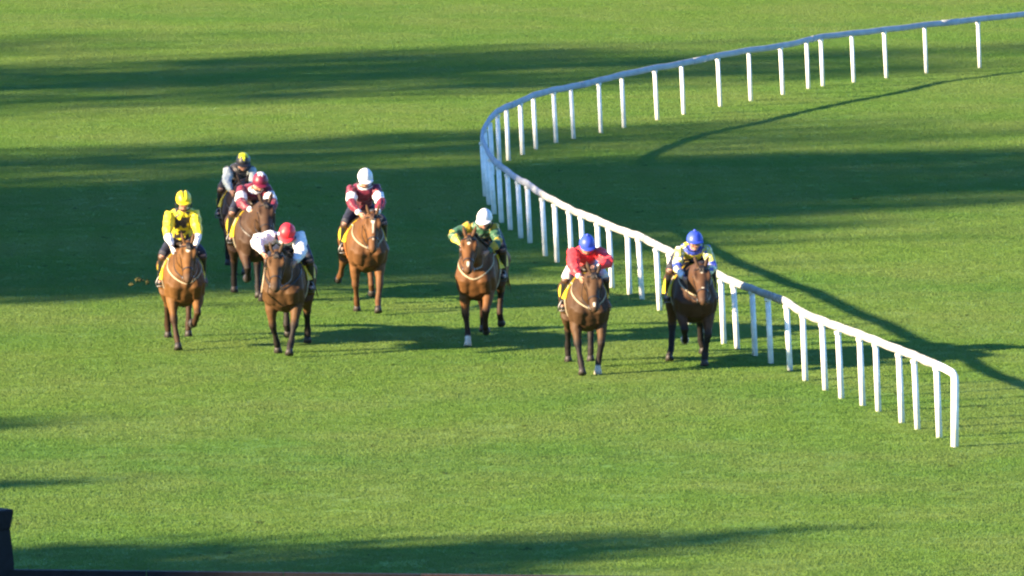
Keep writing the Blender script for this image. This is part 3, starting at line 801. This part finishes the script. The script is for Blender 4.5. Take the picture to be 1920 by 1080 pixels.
    # stirrups belong to the horse
    for s, Kn, an, Ft, toe in boots:
        y0 = Ft[1] - .05; x0 = Ft[0]; z0 = Ft[2] - .095
        st = MB().add(loft([(x0 - .06, y0, z0), (x0 - .065, y0, z0 + .06), (x0 - .03, y0, z0 + .135), (x0, y0, z0 + .15), (x0 + .03, y0, z0 + .135), (x0 + .065, y0, z0 + .06), (x0 + .06, y0, z0), (x0 - .06, y0, z0)], .008, .012, lat=(0, 1, 0), seg=6)).build('stirrup', M['metal'], cfg['root'])
        st.location.z = dz
        h = cfg['bvh'].ray_cast(Vector((s * .9, -.04, 1.46)), Vector((-s, 0, 0)))[0]
        pa = np.array([s * .30, y0, 1.3]); pb = np.array(h) + np.array([s * .03, 0, 0]) if h else np.array([s * .2, -.04, 1.46])
        le = MB().add(strap([(x0, y0, z0 + .15), (s * .33, y0 + .0, 1.36), pb], [(s, 0, 0)] * 3, .025, .006)).build('stirrup_leather', M['leather'], cfg['root'], False); le.location.z = dz
    # reins from bit to hands
    for s in (-1, 1):
        a = cfg['bit'][s]; b = hands[s]; md = (a + b) / 2 + np.array([s * .055, 0, -.05])
        K = catmull([a, md, b], 6); o = MB().add(strap(K, [(s, 0, .2)] * len(K), .02, .006)).build('rein', M[cfg.get('rein', 'leather')], cfg['root'], False); o.location.z = dz
    cfg['hands'] = hands
    return root

# ------------------------------------------------------------------ colours of the riders
YEL, MAR, WHI, RED, BLU, NAV, GRN, GLD = map(np.array, ((.54, .43, .008), (.118, .007, .024), (.58, .58, .58), (.60, .022, .030), (.026, .055, .36), (.008, .010, .024), (.014, .070, .032), (.36, .25, .012)))
BLK = np.array((.014, .013, .016)); GRY = np.array((.30, .34, .33)); PYEL = np.array((.42, .41, .09))
def base(V, c): return np.tile(c, (len(V), 1)).astype(float)
def arm(nm): return np.char.startswith(nm.astype(str), 'uarm') | np.char.startswith(nm.astype(str), 'farm')
def up(nm): return np.char.startswith(nm.astype(str), 'uarm')
def fo(nm): return np.char.startswith(nm.astype(str), 'farm')
def spots(V, k, r):
    q = V * k; return np.array([noise.cell(Vector(p)) for p in np.floor(q) + .5]) * 0 + (np.linalg.norm((q - np.floor(q)) - .5, axis=1) < r)

def silk1(V, nm, tt, al, ac, fr):       # yellow, black rings on the chest
    C = base(V, YEL); t = nm == 'torso'
    n = np.array([noise.noise(Vector(p * 13 + np.array([2., 0, 7]))) for p in V]); b = t & (n > -.04) & (np.abs(ac) < .11); C[b] = BLK; C[fo(nm) & (tt > .30)] = WHI; return C
def silk2(V, nm, tt, al, ac, fr):       # black body, pale sleeves
    C = base(V, np.array((.030, .029, .030))); C[arm(nm) & ~(up(nm) & (tt < .38))] = GRY; return C
def silk3(V, nm, tt, al, ac, fr):       # maroon, white band on each sleeve
    C = base(V, MAR); C[up(nm) & (tt > .62) & (tt < .92)] = WHI; C[fo(nm) & (tt > .84)] = WHI; C[(nm == 'torso') & (al > 1.15)] = WHI; return C
def silk4(V, nm, tt, al, ac, fr):       # white with navy blotches on the body
    C = base(V, WHI); t = nm == 'torso'
    n = np.array([noise.noise(Vector(p * 13)) for p in V]); C[t & (n > .06)] = NAV; C[(up(nm) & (tt < .30)) & (n > .12)] = NAV; return C
def silk6(V, nm, tt, al, ac, fr):       # green and gold hoops
    C = base(V, GRN); h = np.floor(al * 4.6) % 2 == 1; C[(nm == 'torso') & h & (al < .86)] = GLD
    C[arm(nm) & (np.floor((tt + up(nm) * 1.0) * 2.6) % 2 == 1)] = GLD; C[fo(nm) & (tt > .55) & (V[:, 0] < 0)] = (.34, .40, .06); return C
def silk7(V, nm, tt, al, ac, fr): 
    C = base(V, RED); C[fo(nm) & (tt > .90)] = WHI; return C
def silk8(V, nm, tt, al, ac, fr):       # blue yoke, yellow front, pale sleeves with blue marks
    C = base(V, BLU); t = nm == 'torso'; C[t & (np.abs(ac) < .12) & (al < 1.12)] = YEL
    n = np.array([noise.noise(Vector(p * 16 + np.array([3., 1, 5]))) for p in V]); a = arm(nm); C[a] = PYEL; C[a & (n > .22)] = BLU * .8 + .05; C[a & (n < -.28)] = WHI
    C[up(nm) & (tt > .88)] = BLU; C[fo(nm) & (tt < .12)] = BLU; C[fo(nm) & (tt > .55) & (n < .0)] = WHI; return C
def cap(c): return lambda X: np.tile(c, (len(X), 1)).astype(float)
def star(c, s, k=.62, amp=.24, n=6):
    def f(X):
        a = np.arctan2(X[:, 0], X[:, 1]); r = np.arccos(np.clip(X[:, 2] / np.maximum(np.linalg.norm(X, axis=1), 1e-6), -1, 1)) / (math.pi / 2)
        w = k + amp * (2 * np.abs(((a * n / (2 * math.pi)) % 1) - .5) - .5) * 2
        return np.where((r < w)[:, None], s, c).astype(float)
    return f

CHEST, BAY, DBAY, BROWN = (.215, .085, .026), (.185, .070, .022), (.070, .027, .012), (.052, .024, .013)
BLKP = (.012, .010, .009)
RIDERS = [
 dict(px=(347, 655), yaw=7, label='bright bay horse with round white star carrying the rider in yellow', coat=(.098, .046, .0135), points=(.030, .016, .008), socks=(0, 0, 0, 0), seed=1,
      fl=('reach', 'fold'), hl=('push', 'swing'), neck=42, head=60, yaw_head=-6, marks=[(.085, .155, .034, 0)], dip=1.10, cloth=104,
      j=dict(rise=0.08, label='upright jockey in yellow silks and plain yellow cap at far left of field', hip=(0, .17, 1.80), sh=(0, -.08, 2.16), head=(.01, -.19, 2.36), nod=16,
             hands=((-.19, -.42, 1.68), (.16, -.42, 1.66)), elbow=((-1, .1, -.1), (1, .1, -.1)), silk=silk1, cap=cap(YEL), crease=True, gloves=(.55, .55, .55), goggles='on')),
 dict(px=(452, 528), yaw=5, label='dark brown horse at the back of the field behind another brown horse', coat=(.034, .019, .012), points=BLKP, socks=(0, 0, 0, 0), seed=2,
      fl=('reach', 'under'), hl=('push', 'stance'), neck=35, head=50, yaw_head=-5, dip=1.1, breast='leather',
      j=dict(label='rearmost jockey in black silks with pale grey sleeves and yellow star cap', hip=(0, .22, 1.74), sh=(0, -.24, 1.92), head=(.05, -.38, 2.06), nod=22,
             hands=((-.16, -.66, 1.62), (.14, -.66, 1.62)), elbow=((-1, .1, -.1), (1, .1, -.2)), silk=silk2, cap=star(BLK, np.array((.52, .53, .01)), .46, .22), peak=BLK, goggles='on')),
 dict(px=(482, 570), yaw=10, label='brown horse with looped yellow saddle cloth right behind the white silked rider', coat=(.042, .023, .013), points=BLKP, socks=(0, 0, 0, 0), seed=3,
      fl=('fold', 'under'), hl=('push', 'under'), neck=39, head=56, yaw_neck=3, yaw_head=-6, dip=1.1, cloth=106, breast='leather',
      j=dict(rise=0.06, label='jockey in maroon silks with white armbands and white starred maroon cap', hip=(-.02, .22, 1.74), sh=(0, -.27, 1.90), head=(.07, -.42, 2.04), nod=26, turn=4,
             hands=((-.10, -.62, 1.66), (.16, -.62, 1.62)), elbow=((-1, .0, -.15), (1, .1, -.2)), silk=silk3, cap=star(MAR, WHI, .27, .12), peak=MAR, puff=1.1, goggles='on')),
 dict(px=(531, 668), yaw=-7, label='bay horse with plain face carrying the head down rider in white', coat=(.066, .034, .013), points=BLKP, socks=(0, 0, 0, 0), seed=4,
      fl=('under', 'reach'), hl=('lift', 'push'), neck=37, head=58, yaw_head=6, dip=1.10, breast='leather',
      j=dict(rise=0.10, label='crouching jockey in white silks and red cap with left elbow thrown out', hip=(.04, .22, 1.76), sh=(.0, -.28, 1.86), head=(.05, -.46, 1.93), nod=44, tilt=4,
             hands=((-.27, -.52, 1.70), (.20, -.62, 1.58)), elbow=((-1, .1, .55), (1, .1, .05)), silk=silk4, cap=cap(RED), puff=1.25)),
 dict(px=(690, 589), yaw=8, label='chestnut horse with long white blaze down its face', coat=(.092, .042, .0145), points=(.075, .034, .013), socks=(0, 0, 0, 0), seed=5, chestnut=True,
      fl=('under', 'reach'), hl=('back', 'lift'), hind_out=.10, neck=38, head=60, yaw_head=-7, muzzle=.2, marks=[(.06, .17, .036, 0), (.15, .34, .017, 0), (.38, .46, .016, 0)], dip=1.13, girth='orange',
      j=dict(rise=0.11, label='jockey in maroon silks with white armbands and plain white cap', hip=(-.01, .20, 1.78), sh=(-.02, -.17, 2.05), head=(-.01, -.29, 2.22), nod=24,
             hands=((-.13, -.52, 1.74), (.13, -.52, 1.74)), elbow=((-1, .1, -.1), (1, .1, -.1)), silk=silk3, cap=cap(WHI), puff=1.08, goggles=None)),
 dict(px=(893, 651), yaw=-9, label='bay horse with white star and snip and one pale forefoot', coat=(.088, .039, .0125), points=(.026, .014, .008), socks=(.085, 0, 0, 0), seed=6,
      fl=('stance', 'lift'), hl=('push', 'lift'), neck=43, head=54, yaw_head=7, marks=[(.10, .165, .028, 0), (.45, .56, .026, 0)], muzzle=.3, dip=1.08, hind_out=.04,
      j=dict(label='jockey in green and gold hooped silks and white cap', hip=(.06, .20, 1.76), sh=(.04, -.22, 1.93), head=(.11, -.36, 2.07), nod=22, turn=-4,
             hands=((-.21, -.50, 1.72), (.19, -.60, 1.62)), elbow=((-1, .0, .05), (1, .1, -.15)), silk=silk6, cap=cap(WHI), peak=WHI, goggles=None)),
 dict(px=(1104, 702), yaw=6, yaw_head=-6, label='dark brown horse with one white forefoot carrying the rider in red', coat=(.050, .027, .0125), points=BLKP, socks=(0, .07, 0, 0), seed=7,
      fl=('reach', 'half'), hl=('push', 'swing'), neck=34, head=56, marks=[(.50, .58, .022, 0)], muzzle=.35, dip=1.10,
      j=dict(rise=0.13, label='jockey in red silks and royal blue cap crouched with both elbows out', hip=(.0, .22, 1.74), sh=(-.01, -.26, 1.88), head=(-.01, -.41, 2.00), nod=24,
             hands=((-.15, -.64, 1.60), (.10, -.56, 1.76)), elbow=((-1, .1, .12), (1, .1, .02)), silk=silk7, cap=cap(BLU), button=BLU, puff=1.15, pants='white', goggles=None)),
 dict(px=(1303, 688), yaw=5, label='dark bay horse nearest the rail with white star and bright yellow saddle cloth', coat=(.055, .028, .014), points=BLKP, socks=(.06, 0, 0, 0), seed=8,
      fl=('fold', 'half'), hl=('under', 'push'), neck=31, head=54, yaw_head=-2, yaw_neck=1, marks=[(.085, .13, .024, 0), (.36, .41, .024, 0)], muzzle=.3, dip=1.16, cloth=108, hind_out=.16,
      j=dict(rise=0.04, label='jockey in pale yellow and blue silks and blue cap beside the rail', hip=(-.02, .22, 1.72), sh=(0, -.20, 1.87), head=(.01, -.31, 2.00), nod=6,
             hands=((-.17, -.58, 1.52), (.15, -.58, 1.55)), elbow=((-.55, .1, -.5), (.6, .1, -.4)), silk=silk8, cap=cap(BLU), button=BLU, puff=.92, goggles='on')),
]
for c in RIDERS:
    h = horse(c); p = jockey(c)
    th = R(c['yaw']); g = gp(*c['px']); off = rotz(th) @ np.array([0, -.50 * BIG, 0])
    k = BIG * (1 + .012 * math.sin(c['seed'] * 2.4))
    for o in (h, p): o.scale = (k * (1 + .03 * math.sin(c['seed'] * 5)), k, k); o.location = (g[0] - off[0], g[1] - off[1], 0); o.rotation_euler = (0, 0, th)
    c['world'] = (h.location.copy(), th, h.scale.copy())

# whips are held, not worn
def whip(k, s, vec, label):
    c = RIDERS[k]; H = c['hands'][s]; a = H - unit(vec) * .06; b = H + unit(vec) * .52
    o = empty('whip'); tag(o, label, 'whip'); o.location = c['world'][0]; o.rotation_euler = (0, 0, c['world'][1]); o.scale = c['world'][2]
    MB().add(loft([a, a + (b - a) * .35], [.013, .010], seg=8)).build('handle', M['leather'], o).location.z = c['dz']
    MB().add(loft([a + (b - a) * .34, b], [.009, .006], seg=8)).build('shaft', M['whip'], o).location.z = c['dz']
    MB().add(loft([b - (b - a) * .02, b + (b - a) * .16], [.018, .020], [.005, .004], seg=8)).build('flap', M['leather'], o).location.z = c['dz']
whip(3, -1, np.array([-.10, -.35, -1.0]), 'cane whip hanging from the out flung hand of the white silked jockey')

# turf kicked up behind the leftmost horse
def clod(x, y, z, s, seed, label):
    r = np.random.default_rng(seed); g = gp(x, y, z)
    q = [P('c', [r.normal(0, s * .5, 3), r.normal(0, s * .5, 3), r.normal(0, s * .5, 3)], r.uniform(.35, .6, 3) * s, seg=8) for _ in range(4)]
    m = organic(q, s * .18, 1); wrinkle(m, s * .25, 3 / s, seed); o = link('turf_clod', m, M['soil']); o.location = g; tag(o, label, 'clod', 'clods of kicked up turf')
clod(263, 524, .55, .055, 1, 'largest brown clod of turf flying behind the leftmost horse')
clod(278, 530, .45, .035, 2, 'small clod of turf just right of the largest flying clod')
clod(247, 533, .40, .03, 3, 'tiny clod of turf just left of the largest flying clod')
